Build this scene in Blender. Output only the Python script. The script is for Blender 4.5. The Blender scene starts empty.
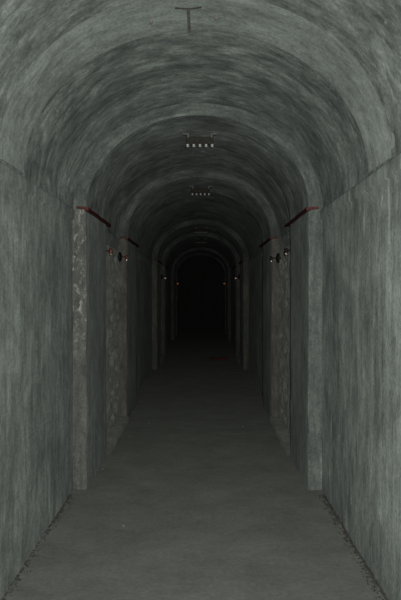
import bpy, bmesh, math, random
from mathutils import Vector, noise

C = bpy.context.scene.collection
SC = bpy.context.scene
random.seed(7)

# ------------------------------------------------------------------ camera
H = 1.55                                   # eye height above the floor
FPX = 600.0                                # focal length in pixels (401 x 600)
CAMX = 0.036
cam_d = bpy.data.cameras.new('camera')
cam_d.sensor_fit = 'VERTICAL'; cam_d.sensor_height = 36.0; cam_d.sensor_width = 36.0
cam_d.lens = 36.0 * FPX / 600.0
cam_d.clip_start = 0.05
cam = bpy.data.objects.new('camera', cam_d); C.objects.link(cam)
cam.location = (CAMX, 0, H)
cam.rotation_euler = (math.radians(90) - math.atan(7 / FPX), 0, math.atan(1.5 / FPX))
SC.camera = cam

# ------------------------------------------------------------------ world: no light reaches the tunnel from outside
w = bpy.data.worlds.new('world'); SC.world = w; w.use_nodes = True
w.node_tree.nodes['Background'].inputs[0].default_value = (0, 0, 0, 1)
w.node_tree.nodes['Background'].inputs[1].default_value = 0.0

# ------------------------------------------------------------------ the camera's own flash
fl = bpy.data.lights.new('camera_flash', 'SPOT')
fl.energy = 455; fl.spot_size = math.radians(120); fl.spot_blend = 1.0
fl.shadow_soft_size = 0.025; fl.color = (1.0, 1.0, 0.96)
flo = bpy.data.objects.new('camera_flash', fl); C.objects.link(flo)
flo.location = (CAMX + 0.055, -0.02, H + 0.025)
flo.rotation_euler = (math.radians(90), 0, 0)

vs = SC.view_settings
vs.view_transform = 'Standard'; vs.look = 'None'; vs.gamma = 1.0; vs.use_curve_mapping = False
vs.exposure = 0.0

# ------------------------------------------------------------------ dimensions (metres), tunnel runs along +Y
A = 0.980                                  # half width between the walls
ZS = 2.21                                  # spring line of the vault
B = 0.83                                   # rise of the vault
TB = 0.106                                 # how far the portal arches stand proud
Y0, Y1 = -4.0, 24.5
PERIOD = 7.43
BLOCKS = []
for k in range(3):
    BLOCKS += [(4.72 + k * PERIOD, 5.72 + k * PERIOD), (7.24 + k * PERIOD, 8.32 + k * PERIOD)]

# ------------------------------------------------------------------ helpers
def tag(o, label=None, cat=None, group=None, kind=None):
    if label: o['label'] = label
    if cat: o['category'] = cat
    if group: o['group'] = group
    if kind: o['kind'] = kind
    return o

def link(name, me, mat, parent=None):
    o = bpy.data.objects.new(name, me); C.objects.link(o)
    if mat: me.materials.append(mat)
    if parent: o.parent = parent
    return o

def empty(name, loc):
    o = bpy.data.objects.new(name, None); C.objects.link(o)
    o.location = loc; o.empty_display_size = 0.1
    return o

def grid(name, rows, cols, fn, mat, parent=None, smooth=True, flip=False, mat2=None, sel=None):
    """fn(i, j) -> (xyz, uv)"""
    vs_, uv_ = [], []
    for i in range(rows):
        for j in range(cols):
            p, t = fn(i, j); vs_.append(p); uv_.append(t)
    fs = []
    for i in range(rows - 1):
        for j in range(cols - 1):
            a = i * cols + j
            q = (a, a + 1, a + cols + 1, a + cols)
            fs.append(q[::-1] if flip else q)
    me = bpy.data.meshes.new(name); me.from_pydata(vs_, [], fs)
    ul = me.uv_layers.new(name='UVMap')
    for l in me.loops: ul.data[l.index].uv = uv_[l.vertex_index]
    if smooth: me.polygons.foreach_set('use_smooth', [True] * len(fs))
    me.update()
    o = link(name, me, mat, parent)
    if mat2:                                            # the columns picked by sel(j) take the second material
        me.materials.append(mat2)
        me.polygons.foreach_set('material_index', [1 if sel(k % (cols - 1)) else 0 for k in range(len(fs))])
    return o

def bm_obj(name, bm, mat, parent=None, smooth=False):
    bmesh.ops.recalc_face_normals(bm, faces=bm.faces)
    me = bpy.data.meshes.new(name); bm.to_mesh(me); bm.free()
    if smooth: me.polygons.foreach_set('use_smooth', [True] * len(me.polygons))
    return link(name, me, mat, parent)

def add_box(bm, x0, x1, y0, y1, z0, z1, bevel=0.0):
    r = bmesh.ops.create_cube(bm, size=1.0)['verts']
    for v in r:
        v.co = Vector(((x0 + x1) / 2 + v.co.x * (x1 - x0), (y0 + y1) / 2 + v.co.y * (y1 - y0), (z0 + z1) / 2 + v.co.z * (z1 - z0)))
    if bevel:
        es = list({e for v in r for e in v.link_edges})
        bmesh.ops.bevel(bm, geom=es, offset=bevel, segments=2, affect='EDGES', profile=0.5)

def add_lathe(bm, pts, n=20, axis='z', at=(0, 0, 0)):
    """pts: (radius, height) list, revolved about the axis through at"""
    rings = []
    for r, h in pts:
        ring = []
        for k in range(n):
            a = 2 * math.pi * k / n
            c, s = r * math.cos(a), r * math.sin(a)
            p = {'z': (c, s, h), 'x': (h, c, s), 'y': (c, h, s)}[axis]
            ring.append(bm.verts.new(Vector(p) + Vector(at)))
        rings.append(ring)
    for a, b in zip(rings, rings[1:]):
        for k in range(n):
            bm.faces.new((a[k], a[(k + 1) % n], b[(k + 1) % n], b[k]))
    bm.faces.new(rings[0]); bm.faces.new(rings[-1][::-1])

def add_tube(bm, path, r, n=10):
    path = [Vector(p) for p in path]; rings = []
    for i, p in enumerate(path):
        d = (path[min(i + 1, len(path) - 1)] - path[max(i - 1, 0)]).normalized()
        u = d.orthogonal().normalized() if i == 0 else (u - d * u.dot(d)).normalized()
        v = d.cross(u)
        rings.append([bm.verts.new(p + r * (math.cos(t) * u + math.sin(t) * v)) for t in [2 * math.pi * k / n for k in range(n)]])
    for a, b in zip(rings, rings[1:]):
        for k in range(n):
            bm.faces.new((a[k], a[(k + 1) % n], b[(k + 1) % n], b[k]))
    bm.faces.new(rings[0]); bm.faces.new(rings[-1][::-1])

def nz(x, y, z=0.0, s=1.0): return noise.noise(Vector((x * s, y * s, z * s)))

# ------------------------------------------------------------------ materials
def ramp(nt, src, stops):
    r = nt.nodes.new('ShaderNodeValToRGB'); e = r.color_ramp.elements
    while len(e) < len(stops): e.new(0.5)
    for el, (p, c) in zip(e, stops):
        el.position = p; el.color = (c[0], c[1], c[2], 1) if not isinstance(c, float) else (c, c, c, 1)
    nt.links.new(src, r.inputs[0]); return r.outputs[0]

def mixc(nt, mode, fac, a, b):
    m = nt.nodes.new('ShaderNodeMix'); m.data_type = 'RGBA'; m.blend_type = mode
    for s, v in ((m.inputs[0], fac), (m.inputs[6], a), (m.inputs[7], b)):
        if hasattr(v, 'links'): nt.links.new(v, s)
        else: s.default_value = v if isinstance(v, (int, float)) else (v[0], v[1], v[2], 1)
    return m.outputs[2]

def tex(nt, src, scale3, scale=1.0, detail=6, rough=0.6, distort=0.0, off=(0, 0, 0)):
    mp = nt.nodes.new('ShaderNodeMapping'); mp.inputs['Scale'].default_value = scale3
    mp.inputs['Location'].default_value = off
    nt.links.new(src, mp.inputs[0])
    n = nt.nodes.new('ShaderNodeTexNoise'); n.inputs['Scale'].default_value = scale
    n.inputs['Detail'].default_value = detail; n.inputs['Roughness'].default_value = rough
    n.inputs['Distortion'].default_value = distort
    nt.links.new(mp.outputs[0], n.inputs['Vector'])
    return n.outputs['Fac']

def base_mat(name):
    m = bpy.data.materials.new(name); m.use_nodes = True
    nt = m.node_tree; return m, nt, nt.nodes['Principled BSDF']

def setp(b, **kw):
    for k, v in kw.items():
        k = k.replace('_', ' ')
        if k in b.inputs: b.inputs[k].default_value = v

def concrete(name, c_dark, c_mid, c_light, su=0.9, sv=11.0, streak=0.5, white=0.5, bump=0.5, rough=0.7, spec=0.3, off=0.0,
             fine=55, blotch=1.3, flake=None, coord='UV', white_th=0.6, sheen=0.0, pits=0.0, mottle=0.65, grain=0.5):
    """plastered concrete. UV.x = metres up the wall and round the vault, UV.y = metres along the tunnel"""
    m, nt, b = base_mat(name)
    tc = nt.nodes.new('ShaderNodeTexCoord'); uv = tc.outputs[coord]
    st = tex(nt, uv, (su, sv, 1), 1.6, 7, 0.65, 0.35, (off, off, off))
    bl = tex(nt, uv, (1, 1.3, 1), blotch, 5, 0.6, 0.5, (off + 3, off, 1))
    fi = tex(nt, uv, (1, 1, 1), fine, 3, 0.6, 0, (off, 0, 0))
    col = ramp(nt, bl, [(0.30, c_dark), (0.52, c_mid), (0.74, c_light)])
    sc = ramp(nt, st, [(0.28, 0.42), (0.5, 0.92), (0.72, 1.55)])
    col = mixc(nt, 'MULTIPLY', streak, col, sc)
    w1 = tex(nt, uv, (su * 1.7, sv * 1.6, 1), 1.8, 8, 0.7, 0.6, (off + 9, off + 2, 4))
    wm = ramp(nt, w1, [(white_th, 0.0), (white_th + 0.14, 1.0)])
    wm = mixc(nt, 'MULTIPLY', 1.0, wm, ramp(nt, tex(nt, uv, (1, 1, 1), 1.7, 4, 0.6, 0, (off + 5, 7, 2)), [(0.42, 0.0), (0.64, 1.0)]))
    wm = mixc(nt, 'MULTIPLY', 1.0, wm, (white, white, white))
    col = mixc(nt, 'MIX', wm, col, (0.36, 0.39, 0.365))
    col = mixc(nt, 'MULTIPLY', grain, col, ramp(nt, fi, [(0.3, 0.55), (0.7, 1.4)]))
    mi = tex(nt, uv, (1, 1.6, 1), 11, 6, 0.7, 0.4, (off + 1, off + 6, 3))
    col = mixc(nt, 'MULTIPLY', mottle, col, ramp(nt, mi, [(0.3, 0.55), (0.7, 1.4)]))
    if pits:
        vo = nt.nodes.new('ShaderNodeTexVoronoi'); vo.inputs['Scale'].default_value = 16
        nt.links.new(uv, vo.inputs['Vector'])
        pm = ramp(nt, vo.outputs['Distance'], [(0.10, 1.0), (0.22, 0.0)])
        col = mixc(nt, 'MIX', mixc(nt, 'MULTIPLY', 1.0, pm, (pits, pits, pits)), col, (0.03, 0.03, 0.028))
    if flake:                                       # old whitewash that is still stuck on: (height from, height to)
        sx = nt.nodes.new('ShaderNodeSeparateXYZ'); nt.links.new(uv, sx.inputs[0])
        mr = nt.nodes.new('ShaderNodeMapRange'); mr.interpolation_type = 'SMOOTHSTEP'
        mr.inputs['From Min'].default_value = flake[0]; mr.inputs['From Max'].default_value = flake[0] + 0.5
        nt.links.new(sx.outputs[0], mr.inputs['Value'])
        fm = ramp(nt, tex(nt, uv, (1, 1.7, 1), 13, 8, 0.75, 0.8, (2.3, 1.1, 0)), [(0.53, 0.0), (0.62, 1.0)])
        fm = mixc(nt, 'MULTIPLY', 1.0, fm, mr.outputs[0])
        col = mixc(nt, 'MIX', fm, col, (0.5, 0.5, 0.46))
    nt.links.new(col, b.inputs['Base Color'])
    setp(b, Roughness=rough, Diffuse_Roughness=1.0, Specular_IOR_Level=spec, Sheen_Weight=sheen, Sheen_Roughness=0.6)
    hb = nt.nodes.new('ShaderNodeMath'); hb.operation = 'MULTIPLY_ADD'; hb.inputs[1].default_value = 0.35
    nt.links.new(fi, hb.inputs[0]); nt.links.new(st, hb.inputs[2])
    bp = nt.nodes.new('ShaderNodeBump'); bp.inputs['Strength'].default_value = bump; bp.inputs['Distance'].default_value = 0.012
    nt.links.new(hb.outputs[0], bp.inputs['Height']); nt.links.new(bp.outputs[0], b.inputs['Normal'])
    return m

def simple(name, col, rough=0.6, metal=0.0, spec=0.4, var=0.35, scale=40, trans=0.0, bump=0.2):
    m, nt, b = base_mat(name)
    tc = nt.nodes.new('ShaderNodeTexCoord')
    n = tex(nt, tc.outputs['Object'], (1, 1, 1), scale, 4, 0.6)
    c = mixc(nt, 'MULTIPLY', 1.0, col, ramp(nt, n, [(0.3, 1.0 - var), (0.7, 1.0 + var)]))
    nt.links.new(c, b.inputs['Base Color'])
    setp(b, Roughness=rough, Metallic=metal, Specular_IOR_Level=spec, Transmission_Weight=trans)
    if bump:
        bp = nt.nodes.new('ShaderNodeBump'); bp.inputs['Strength'].default_value = bump; bp.inputs['Distance'].default_value = 0.003
        nt.links.new(n, bp.inputs['Height']); nt.links.new(bp.outputs[0], b.inputs['Normal'])
    return m

M = {}
def g(v, tint=(0.925, 1.045, 0.965)): return tuple(v * t for t in tint)
WARM = (0.97, 1.025, 0.92)
M['wall_l'] = concrete('wall_plaster', g(0.085), g(0.128), g(0.18), su=1.1, sv=6, streak=0.55, white=0.55, blotch=2.2, bump=0.7)
M['wall_r'] = concrete('wall_plaster_pale', g(0.105), g(0.155), g(0.215), su=1.1, sv=6.5, streak=0.6, white=0.9, off=4.3, rough=0.6, spec=0.4, blotch=2.4, bump=0.9, white_th=0.57)
M['vault'] = concrete('vault_plaster', g(0.072), g(0.125), g(0.21), su=4.2, sv=10, streak=0.8, white=0.8, off=1.7, bump=0.9, blotch=2.6, white_th=0.57)
M['band'] = concrete('band_plaster', g(0.125), g(0.165), g(0.21), su=3, sv=8, streak=0.4, white=0.35, off=6.1, bump=0.5, blotch=2.5)
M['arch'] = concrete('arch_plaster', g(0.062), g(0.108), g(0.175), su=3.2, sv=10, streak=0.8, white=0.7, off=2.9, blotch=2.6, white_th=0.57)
M['ring'] = concrete('arch_face_lit_plaster', g(0.095), g(0.165), g(0.25), su=1.6, sv=10, streak=0.85, white=0.7, off=3.9, blotch=2.2, bump=0.9)  # front face made paler, flash brightness put into the plaster colour
M['pil'] = concrete('pilaster_plaster', g(0.15), g(0.205), g(0.265), su=1.5, sv=12, streak=0.6, white=0.5, off=8.1, bump=0.9, blotch=3.0)
M['pil_worn'] = concrete('pilaster_worn_plaster', g(0.13, WARM), g(0.18, WARM), g(0.235, WARM), su=1.5, sv=12, streak=0.6, white=0.3, off=8.8, bump=0.9, flake=(0.9, 2.2), blotch=3.0)
M['pil_warm'] = concrete('pilaster_warm_plaster', g(0.14, (1.03, 1.0, 0.88)), g(0.19, (1.03, 1.0, 0.88)), g(0.25, (1.03, 1.0, 0.88)), su=1.5, sv=12, streak=0.6, white=0.4, off=5.5, bump=0.9, blotch=3.0)
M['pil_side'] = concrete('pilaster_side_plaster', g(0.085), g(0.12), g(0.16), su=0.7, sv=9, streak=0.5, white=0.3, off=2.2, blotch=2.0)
M['rough'] = concrete('rough_infill', g(0.16, WARM), g(0.22, WARM), g(0.29, WARM), su=4, sv=5, streak=0.5, white=0.2, off=3.3, bump=1.0, pits=0.6, blotch=4)
M['floor'] = concrete('floor_screed', g(0.096, WARM), g(0.108, WARM), g(0.122, WARM), su=2.4, sv=2.8, streak=0.2, white=0.05, off=5.0, bump=0.5, rough=0.9, spec=0.15, fine=40, blotch=2.5, mottle=0.2, grain=0.3)
M['kerb'] = concrete('kerb_concrete', g(0.13, WARM), g(0.16, WARM), g(0.20, WARM), su=3, sv=3, streak=0.3, white=0.2, off=7.0, coord='Object')
M['red'] = simple('red_paint', (0.095, 0.016, 0.013), 0.55, var=0.45, scale=25)
M['black'] = simple('black_iron', (0.012, 0.012, 0.012), 0.6, metal=0.0, scale=60)
M['socket'] = simple('red_socket', (0.2, 0.025, 0.016), 0.4, scale=60)
M['bulb'] = simple('bulb_glass', (0.85, 0.72, 0.6), 0.2, metal=0.75, spec=1.0, var=0.05, bump=0)
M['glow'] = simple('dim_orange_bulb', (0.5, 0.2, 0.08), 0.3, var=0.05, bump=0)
M['glint_pale'] = simple('bulb_flash_glint', (0.6, 0.5, 0.42), 0.3, var=0.05, bump=0)
_b = M['glint_pale'].node_tree.nodes['Principled BSDF']; _b.inputs['Emission Color'].default_value = (1.0, 0.72, 0.55, 1); _b.inputs['Emission Strength'].default_value = 0.22  # emission put in to imitate the flash glinting on the mid-tunnel bulbs
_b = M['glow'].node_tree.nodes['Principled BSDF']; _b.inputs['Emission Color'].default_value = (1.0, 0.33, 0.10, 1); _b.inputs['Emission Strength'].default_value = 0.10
M['porcelain'] = simple('white_porcelain', (0.6, 0.61, 0.58), 0.25, spec=0.6, var=0.1, bump=0)
M['rust'] = simple('rusty_iron', (0.045, 0.042, 0.036), 0.8, metal=0.2, scale=50)
M['strap'] = simple('rust_stained_strap', (0.15, 0.14, 0.12), 0.8, scale=40)
M['galv'] = simple('pale_zinc', (0.19, 0.20, 0.185), 0.6, metal=0.2, scale=50)
M['crumb'] = simple('plaster_crumb', (0.22, 0.23, 0.22), 0.8, scale=60)
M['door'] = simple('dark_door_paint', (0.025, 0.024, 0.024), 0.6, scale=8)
M['scrap'] = simple('red_scrap', (0.12, 0.022, 0.016), 0.7, scale=20)
M['dirt'] = simple('dark_dirt', (0.06, 0.06, 0.054), 0.95, scale=60)

# ------------------------------------------------------------------ tunnel profile
NA = 72
def arc_pt(t, d):
    """t: 0 left spring .. 1 right spring; d inset from the vault"""
    th = math.pi * (1 - t)
    return (A - d) * math.cos(th), ZS + (B - 0.9 * d) * math.sin(th)
ARC = 2.85                                     # length of the vault from spring to spring
def ylist(step_near=0.05, step_far=0.12, split=9.0, a=Y0, b=Y1):
    ys, y = [], a
    while y < b - 1e-6:
        ys.append(y); y += step_near if y < split else step_far
    return ys + [b]

YS = ylist()
# ------------------------------------------------------------------ floor
XN = 44
def f_floor(i, j):
    y = YS[i]; x = -1.06 + 2.12 * j / XN
    z = 0.006 * nz(x, y, 3.1, 1.1) + 0.003 * nz(x, y, 8, 6)
    e = max(0, abs(x) - 0.90) / 0.1
    return (x, y, z + 0.004 * min(e, 1) ** 2 - 0.004), (x + 5, y)
floor = grid('floor', len(YS), XN + 1, f_floor, M['floor'], flip=False)
tag(floor, 'dusty grey concrete tunnel floor running into the dark', 'floor', kind='structure')

# ------------------------------------------------------------------ walls
ZN = 44
BANDZ = 2.12
def wall(side):
    def f(i, j):
        y = YS[i]
        if j <= ZN:
            z = -0.03 + (BANDZ + 0.03) * j / ZN; d = 0.0
        else:
            z, d = ((BANDZ + 0.010, 0.016), (ZS - 0.014, 0.018), (ZS - 0.002, 0.008), (ZS + 0.004, -0.03))[j - ZN - 1]
        d += 0.008 * nz(y, z, side * 3, 0.9) + 0.004 * nz(y * 2.4, z, side * 5, 2.2) + 0.0016 * nz(y, z, side * 7, 11)
        for k in (0, 2):                       # set back behind the infill of the blocked openings
            if BLOCKS[k][1] + 0.0 < y < BLOCKS[k + 1][0] - 0.0 and z < 2.06: d -= 0.10
        if z < 0.1: d += 0.006 * nz(y, 0, side, 4)
        return (side * (A - d), y, z), (z, y)
    o = grid('wall_left' if side < 0 else 'wall_right', len(YS), ZN + 5, f, M['wall_l'] if side < 0 else M['wall_r'], flip=side > 0)
    tag(o, 'long streaked grey plaster wall on the %s of the tunnel' % ('left' if side < 0 else 'right'), 'wall', kind='structure')
    return o
wall_left = wall(-1); wall_right = wall(1)

# ------------------------------------------------------------------ vault
def f_vault(i, j):
    y = YS[i]; t = j / NA
    d = 0.010 * nz(t * ARC, y, 9.7, 0.9) + 0.005 * nz(t * 2, y * 3, 4.4, 2) + 0.0015 * nz(t * 3, y, 1.2, 9)
    x, z = arc_pt(t, d)
    return (x, y, z), (ZS + t * ARC, y)
ceiling = grid('ceiling', len(YS), NA + 1, f_vault, M['vault'], flip=False)
tag(ceiling, 'rounded grey plaster barrel vault with brushed streaks overhead', 'ceiling', kind='structure')

# end walls: one far ahead in the dark, an unseen one added behind the camera to keep outside light out
def end_wall(name, y, label):
    bm = bmesh.new(); pts = [(-1.1, -0.05), (-1.1, ZS)]
    pts += [(1.1 * math.cos(math.pi * (1 - k / 24)), ZS + 0.95 * math.sin(math.pi * (1 - k / 24))) for k in range(1, 24)]
    pts += [(1.1, ZS), (1.1, -0.05)]
    f = [bm.verts.new((x, y, z)) for x, z in pts]; b = [bm.verts.new((x, y + (0.2 if y > 0 else -0.2), z)) for x, z in pts]
    bm.faces.new(f); bm.faces.new(b[::-1])
    for k in range(len(pts)): bm.faces.new((f[k], f[(k + 1) % len(pts)], b[(k + 1) % len(pts)], b[k]))
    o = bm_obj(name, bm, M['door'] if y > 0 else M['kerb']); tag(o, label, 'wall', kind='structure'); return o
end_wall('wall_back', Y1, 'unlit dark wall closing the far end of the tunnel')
end_wall('added_wall_front', Y0, 'unseen plain concrete wall added behind the photographer')

# double door in the dark at the far end
dr = empty('door_1', (0, Y1, 0)); tag(dr, 'dark double door lost in blackness at the tunnel end', 'door', kind='structure')
for s in (-1, 1):
    bm = bmesh.new(); add_box(bm, min(0, s * 0.6) + 0.004, max(0, s * 0.6) - 0.004, -0.06, -0.005, 0.01, 2.05, 0.006)
    leaf = bm_obj('door_leaf', bm, M['door'], dr)
    if s < 0:
        bm = bmesh.new(); add_tube(bm, [(-0.11, -0.07, 1.38), (-0.11, -0.11, 1.40), (-0.11, -0.11, 1.72), (-0.11, -0.07, 1.74)], 0.014)
        tag(bm_obj('pull_handle', bm, M['galv'], leaf, True), 'pale vertical pull handle')

# ------------------------------------------------------------------ portal arches: proud ring plus two pilasters
def section(ya, yb, r=0.022, n=4):
    """cross-section of a portal arch, (inset, y) from the wall out, along, and back"""
    s = [(-0.03, ya), (0.0, ya), (TB * 0.5, ya)]
    s += [(TB - r + r * math.sin(k * math.pi / 2 / n), ya + r - r * math.cos(k * math.pi / 2 / n)) for k in range(n + 1)]
    m = 16
    s += [(TB, ya + r + (yb - ya - 2 * r) * k / m) for k in range(1, m)]
    s += [(TB - r + r * math.cos(k * math.pi / 2 / n), yb - r + r * math.sin(k * math.pi / 2 / n)) for k in range(n + 1)]
    return s + [(TB * 0.5, yb), (0.0, yb), (-0.03, yb)]

WHICH = ['nearest', 'second', 'third', 'fourth', 'fifth', 'sixth']
for n, (ya, yb) in enumerate(BLOCKS):
    sec = section(ya, yb); ns = len(sec)
    cum = [0.0]
    for p, q in zip(sec, sec[1:]): cum.append(cum[-1] + math.hypot(q[0] - p[0], q[1] - p[1]))
    near = n < 2
    def rough(s, y, d, n=n):                   # chipped, hand-plastered surface
        if d <= 0.0: return 0.0
        v = 0.006 * nz(s, y, n, 1.6) + 0.004 * nz(s, y, n + 5, 7)
        edge = min(y - ya, yb - y)
        if edge < 0.05 and d > TB * 0.6: v -= max(0, nz(s, y * 0.3, n + 2, 5) - 0.05) * 0.014
        return v
    NT = NA if near else 40
    def f_arch(i, j):
        t = i / NT; d, y = sec[j]
        d2 = d + rough(ZS + t * ARC, y, d)
        x, z = arc_pt(t, d2)
        return (x, y + (0.006 * nz(t * ARC, 3, n, 3) if 0 < d < TB * 0.7 else 0), z), (ZS + t * ARC, ya + cum[j] + n * 1.37)
    arch = grid('trim_%d' % (n + 1), NT + 1, ns, f_arch, M['arch'], flip=True, mat2=M['ring'], sel=lambda j: j < 6)  # front columns take the plaster with flash brightness in its colour
    tag(arch, '%s proud plastered arch ring spanning the vault with square piers' % WHICH[n], 'arch', kind='structure')
    NZ = 70 if near else 30
    for side in (-1, 1):
        def f_pil(i, j):
            z = -0.03 + (ZS + 0.03) * i / NZ; d, y = sec[j]
            d2 = d + rough(z + side * 7, y, d)
            if z > ZS - 0.05: d2 = d2 + (d - d2) * 0.5
            return (side * (A - d2), y, z), (z, ya + cum[j] + n * 2.1 + side)
        o = grid('pilaster', NZ + 1, ns, f_pil, M['pil_worn'] if (n == 0 and side < 0) else M['pil'] if n == 0 else M['pil_warm'], arch, flip=side > 0, mat2=M['pil_side'], sel=lambda j: 6 <= j < ns - 7)
        if n == 0 and side < 0: o['label'] = 'pilaster with patches of peeling whitewash on its front'

# ------------------------------------------------------------------ shallow plaster band round the vault close to the camera
def f_band(i, j):
    t = 0.004 + 0.992 * i / NA
    prof = [(-0.02, 2.98), (0.004, 2.99), (0.013, 3.01)] + [(0.015, 3.01 + 0.36 * k / 8) for k in range(1, 8)] + [(0.013, 3.38), (0.006, 3.41), (-0.02, 3.46)]
    d, y = prof[j]; y += 0.02 * nz(t * ARC, 1.5, j * 0.01, 1.2)
    d += 0.003 * nz(t * ARC, y, 2, 3)
    x, z = arc_pt(t, d); return (x, y, z), (ZS + t * ARC, y + (d * 2))
band = grid('trim_7', NA + 1, 13, f_band, M['band'], flip=True)
tag(band, 'smooth pale plaster band round the vault nearest the camera', 'band', kind='structure')

# ------------------------------------------------------------------ rough blocked-up openings between each pair of arches
for n in (0, 2):
    ya, yb = BLOCKS[n][1], BLOCKS[n + 1][0]
    for side, wl in ((-1, wall_left), (1, wall_right)):
        nyy, nzz = (120, 150) if n == 0 else (12, 20)
        holes = [(random.uniform(ya + 0.75, yb - 0.06), random.uniform(0.15, 1.95), random.uniform(0.014, 0.030)) for _ in range(55)] if n == 0 else []
        def f_in(i, j):
            y = ya - 0.01 + (yb - ya + 0.02) * j / nyy; z = -0.01 + 2.08 * i / nzz
            d = 0.018 + 0.010 * nz(y, z, 3 + side, 5) + 0.005 * nz(y, z, side, 16)
            for hy, hz, hr in holes:
                q = ((y - hy) ** 2 / 6.0 + (z - hz) ** 2) / (hr * hr)
                if q < 4: d -= 0.06 * math.exp(-q)
            if i == nzz: d = -0.09
            return (side * (A - d), y, z), (z, y)
        o = grid('rough_infill', nzz + 1, nyy + 1, f_in, M['rough'], wl, flip=side > 0)
        o['label'] = 'rough pitted infill between two pilasters'
        # low kerb across the foot of the opening
        bm = bmesh.new(); add_box(bm, side * (A - 0.13) if side > 0 else -A - 0.02, A + 0.02 if side > 0 else -(A - 0.13), ya - 0.0, yb + 0.0, -0.02, 0.060, 0.012)
        bmesh.ops.subdivide_edges(bm, edges=[e for e in bm.edges if e.calc_length() > 1], cuts=24)
        for v in bm.verts:
            v.co.x += 0.012 * nz(v.co.y, v.co.z, side, 4); v.co.z += 0.010 * nz(v.co.y, v.co.x, side + 4, 5)
        k = bm_obj('trim_%d' % (8 + n + (side > 0)), bm, M['kerb'])
        tag(k, 'low pale kerb at the foot of the %s infill, between the %s and %s arches' % ('left' if side < 0 else 'right', WHICH[n], WHICH[n + 1]), 'kerb', kind='structure')

# ------------------------------------------------------------------ red painted strips on top of the pilasters
for n in range(4):
    ya, yb = BLOCKS[n]
    for side in (-1, 1):
        r = empty('painted_strip', (side * (A - TB), ya, ZS))
        tag(r, 'dark red painted strip on top of the %s %s pilaster' % (WHICH[n], 'left' if side < 0 else 'right'), 'strip', 'red strips on the pilasters')
        s = side
        bm = bmesh.new()
        xs = sorted((s * -0.024, s * 0.012)); add_box(bm, xs[0], xs[1], -0.026, yb - ya + 0.14, -0.016, 0.009, 0.003)
        bmesh.ops.subdivide_edges(bm, edges=[e for e in bm.edges if e.calc_length() > 0.5], cuts=10)
        for v in bm.verts: v.co.z += 0.004 * nz(v.co.y, n, side, 4); v.co.x += 0.002 * nz(v.co.y, n + 3, side, 6)
        bm_obj('side_strip', bm, M['red'], r)
        bm = bmesh.new()
        xs = sorted((s * -0.026, s * 0.072)); add_box(bm, xs[0], xs[1], -0.030, 0.02, -0.006, 0.012, 0.003)
        for v in bm.verts: v.co.z += 0.10 * max(0, s * v.co.x) * (1 if side < 0 else 0.3)
        bm_obj('front_strip', bm, M['red'], r)

# ------------------------------------------------------------------ wall lamps: black plate on a stub, arm, socket, unlit bulb
def wall_lamp(side, y, z, label, red=True, detail=True):
    """root on the wall face; local x points away from the wall"""
    r = empty('wall_lamp', (side * (A - 0.010), y, z)); s = -side
    tag(r, label, 'lamp', 'bare bulb wall lamps')
    sg = 20 if detail else 10
    bm = bmesh.new(); add_lathe(bm, [(0.012, 0), (0.012, s * 0.036)], 12, 'x'); add_lathe(bm, [(0.052, s * 0.022), (0.060, s * 0.026), (0.060, s * 0.036), (0.050, s * 0.048), (0.030, s * 0.056), (0.012, s * 0.058)], sg, 'x')
    bm_obj('back_plate', bm, M['black'], r, False)
    bm = bmesh.new(); add_tube(bm, [(s * 0.05, 0, 0), (s * 0.09, 0, 0.001), (s * 0.106, 0, 0.006), (s * 0.114, 0, 0.018), (s * 0.117, 0, 0.024)], 0.007)
    bm_obj('arm', bm, M['black'] if not red else M['rust'], r, True)
    bm = bmesh.new(); add_lathe(bm, [(0.008, 0.024), (0.013, 0.020), (0.016, 0.012), (0.016, -0.010), (0.020, -0.012), (0.020, -0.020), (0.013, -0.021)], sg, 'z', (s * 0.117, 0, 0))
    so = bm_obj('socket', bm, M['socket'] if red else M['black'], r, False)
    bs = 1.0 if detail else 1.9
    bm = bmesh.new(); add_lathe(bm, [(a_ * bs, -0.018 + (b_ + 0.018) * bs) for a_, b_ in [(0.009, -0.018), (0.011, -0.022), (0.015, -0.028), (0.017, -0.035), (0.015, -0.042), (0.010, -0.048), (0.003, -0.050)]], sg, 'z', (s * 0.117, 0, 0))
    bm_obj('bulb', bm, M['bulb'] if y < 10 else M['glint_pale'] if detail else M['glow'], r, True)
    return r

LZ = 1.962
wall_lamp(-1, 5.86, LZ, 'bare bulb in red socket peeping out past the nearest left pilaster')
wall_lamp(-1, 7.10, LZ + 0.015, 'red socket wall lamp on black plate beside the second left pilaster')
wall_lamp(1, 5.82, LZ, 'dark socket with bright bulb peeping out past the nearest right pilaster', False)
wall_lamp(1, 7.10, LZ, 'dark lamp on black plate beside the second right pilaster', False)
wall_lamp(-1, 7.10 + PERIOD, LZ - 0.02, 'small pale bulb with a painted-in flash glint by the fourth left pilaster deep in the tunnel', False)
wall_lamp(1, 7.10 + PERIOD, LZ - 0.02, 'small pale bulb with a painted-in flash glint by the fourth right pilaster deep in the tunnel', False)
wall_lamp(-1, 7.10 + 2 * PERIOD, LZ - 0.02, 'farthest left lamp, a dim orange dot in the blackness', True, False)
wall_lamp(1, 7.10 + 2 * PERIOD, LZ - 0.02, 'farthest right lamp, a dim orange dot in the blackness', True, False)

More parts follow.
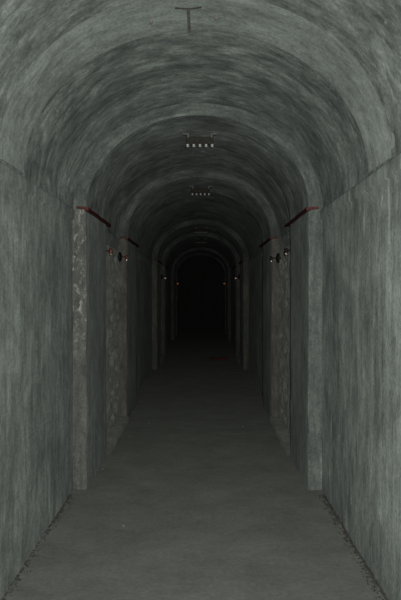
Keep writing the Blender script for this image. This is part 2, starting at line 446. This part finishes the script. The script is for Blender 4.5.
# ------------------------------------------------------------------ ceiling brackets with a row of white porcelain knobs
def knob_bracket(y, label):
    r = empty('knob_bracket', (0.018, y, ZS + B - 0.9 * TB)); tag(r, label, 'bracket', 'ceiling brackets with porcelain knobs')
    for s in (-1, 1):
        bm = bmesh.new(); add_box(bm, min(s * 0.095, s * 0.150), max(s * 0.095, s * 0.150), -0.02, 0.02, -0.024, -0.014, 0.002)
        add_box(bm, min(s * 0.095, s * 0.107), max(s * 0.095, s * 0.107), -0.015, 0.015, -0.05, -0.014, 0.002)
        tag(bm_obj('foot', bm, M['galv'], r), 'pale metal foot screwed to the vault')
        bm = bmesh.new(); add_lathe(bm, [(0.007, 0.012), (0.007, -0.016), (0.010, -0.022), (0.008, -0.028), (0.002, -0.030)], 10, 'z', (s * 0.135, 0, 0)); bm_obj('bolt', bm, M['rust'], r, True)
    bm = bmesh.new(); add_box(bm, -0.118, 0.118, -0.008, 0.008, -0.104, -0.040, 0.003); bm_obj('plate', bm, M['rust'], r)
    for k in range(5):
        x = (k - 2) * 0.053
        bm = bmesh.new(); add_lathe(bm, [(0.004, -0.098), (0.004, -0.118)], 8, 'z', (x, -0.014, 0)); pin = bm_obj('pin', bm, M['rust'], r)
        bm = bmesh.new(); add_lathe(bm, [(0.005, -0.106), (0.012, -0.109), (0.0135, -0.114), (0.010, -0.118), (0.010, -0.121), (0.0135, -0.125), (0.012, -0.131), (0.005, -0.134)], 14, 'z', (x, -0.016, 0))
        bm_obj('porcelain_knob', bm, M['porcelain'], pin, True)
    return r
for n in range(4):
    knob_bracket((BLOCKS[n][0] + BLOCKS[n][1]) / 2, 'rusty bracket with five white knobs under the %s arch' % WHICH[n])

# ------------------------------------------------------------------ small things on the near vault
def on_vault(x, y, d=0.0):
    th = math.acos(max(-1, min(1, x / (A - d)))); return Vector((x, y, ZS + (B - 0.9 * d) * math.sin(th)))
r = empty('ceiling_strap', on_vault(-0.035, 3.2, 0.018)); tag(r, 'thin rusty T-shaped strap lying against the crown of the near band', 'strap')
o0 = r.location
bm = bmesh.new(); add_tube(bm, [on_vault(-0.035 + (k - 5) * 0.0135, 3.125 - 0.0006 * (k - 5) ** 2, 0.018) - o0 for k in range(11)], 0.005, 8); bm_obj('cross_bar', bm, M['rust'], r, True)
bm = bmesh.new(); add_box(bm, -0.008, 0.008, -0.075, 0.20, -0.006, 0.004, 0.002); bm_obj('strap', bm, M['strap'], r)
for x, y, lb in ((-0.235, 3.22, 'small pale stub on the near band, left of the rusty strap'), (0.112, 3.22, 'small pale stub on the near band, right of the rusty strap')):
    p = on_vault(x, y, 0.018)
    r = empty('ceiling_stub', p); tag(r, lb, 'stub', 'stubs on the near band')
    bm = bmesh.new(); add_lathe(bm, [(0.011, 0.01), (0.011, -0.004), (0.007, -0.008), (0.004, -0.010)], 12, 'z'); bm_obj('base', bm, M['strap'], r)
    bm = bmesh.new(); add_tube(bm, [(0, 0, -0.008), (0.003, -0.004, -0.018), (0.012, -0.006, -0.024)], 0.0045, 8); bm_obj('bent_wire', bm, M['galv'], r, True)
# round plaster plug above the right spring line
t = 0.985; px, pz = arc_pt(0.965, 0.0)
r = empty('round_plug', (px, 2.97, pz)); tag(r, 'round plastered plug low on the right side of the vault', 'plug')
r.rotation_euler = (0, math.radians(8), 0)
bm = bmesh.new(); add_lathe(bm, [(0.038, 0.02), (0.040, -0.008), (0.036, -0.014), (0.028, -0.014), (0.026, -0.008)], 24, 'x'); bm_obj('rim', bm, M['band'], r, True)
bm = bmesh.new(); add_lathe(bm, [(0.027, 0.02), (0.027, -0.006), (0.015, -0.009), (0.004, -0.010)], 20, 'x'); bm_obj('core', bm, M['pil'], r, True)

# ------------------------------------------------------------------ litter on the floor
def px_floor(x, y):                                  # a pixel of the photograph -> the point of the floor behind it
    s = (y - 293.0); Z = FPX * H / s
    return CAMX + (x - 202.0) / s * H, Z
def crumb(name, x, y, r, mat, label, cat, group=None):
    bm = bmesh.new(); bmesh.ops.create_icosphere(bm, subdivisions=2, radius=r)
    sd = random.random() * 50
    for v in bm.verts:
        v.co *= 1 + 0.45 * nz(v.co.x + sd, v.co.y, v.co.z, 0.8 / r); v.co.z = v.co.z * 0.6
    zmin = min(v.co.z for v in bm.verts)
    for v in bm.verts: v.co.z -= zmin
    o = bm_obj(name, bm, mat); o.location = (x, y, -0.004); tag(o, label, cat, group); return o
for px_, py_, r_, lb in ((102, 470, 0.011, 'pale plaster crumb on the floor by the nearest left pilaster'), (129, 437, 0.012, 'pale plaster crumb on the floor level with the left kerb'),
                         (149, 424, 0.011, 'lone pale crumb on the floor past the left kerb'), (243, 427, 0.012, 'lone pale crumb on the right half of the floor'),
                         (123, 527, 0.010, 'pale plaster crumb on the floor before the nearest left pilaster')):
    x, y = px_floor(px_, py_); crumb('plaster_crumb', x, y, r_, M['crumb'], lb, 'crumb', 'plaster crumbs on the floor')
# dark red scrap lying deep in the tunnel
x, y = px_floor(219, 360)
bm = bmesh.new(); add_box(bm, -0.19, 0.19, -0.05, 0.05, 0, 0.05, 0.006)
o = bm_obj('board_scrap', bm, M['scrap']); o.location = (x, y, -0.003); o.rotation_euler = (0, 0, 0.12); tag(o, 'dull red scrap of board lying on the floor deep in the tunnel', 'board')
# crumbled dirt along the foot of both near walls
def litter(name, side, n, label):
    bm = bmesh.new()
    for k in range(n):
        y = random.uniform(2.3, 4.6); q = random.random() ** 3
        x = side * (A - 0.004 - 0.06 * q); r_ = random.uniform(0.003, 0.009) * (1 - 0.5 * q)
        vv = bmesh.ops.create_icosphere(bm, subdivisions=1, radius=r_)['verts']; sd = random.random() * 99
        for v in vv: v.co = v.co * (1 + 0.5 * nz(v.co.x + sd, v.co.y, v.co.z, 60)) + Vector((x, y, r_ * 0.3 - 0.003))
    o = bm_obj(name, bm, M['dirt']); tag(o, label, 'dirt', kind='stuff')
litter('crumbled_dirt', 1, 900, 'dark crumbled dirt along the foot of the near right wall')
litter('crumbled_dirt', -1, 700, 'dark crumbled dirt along the foot of the near left wall')
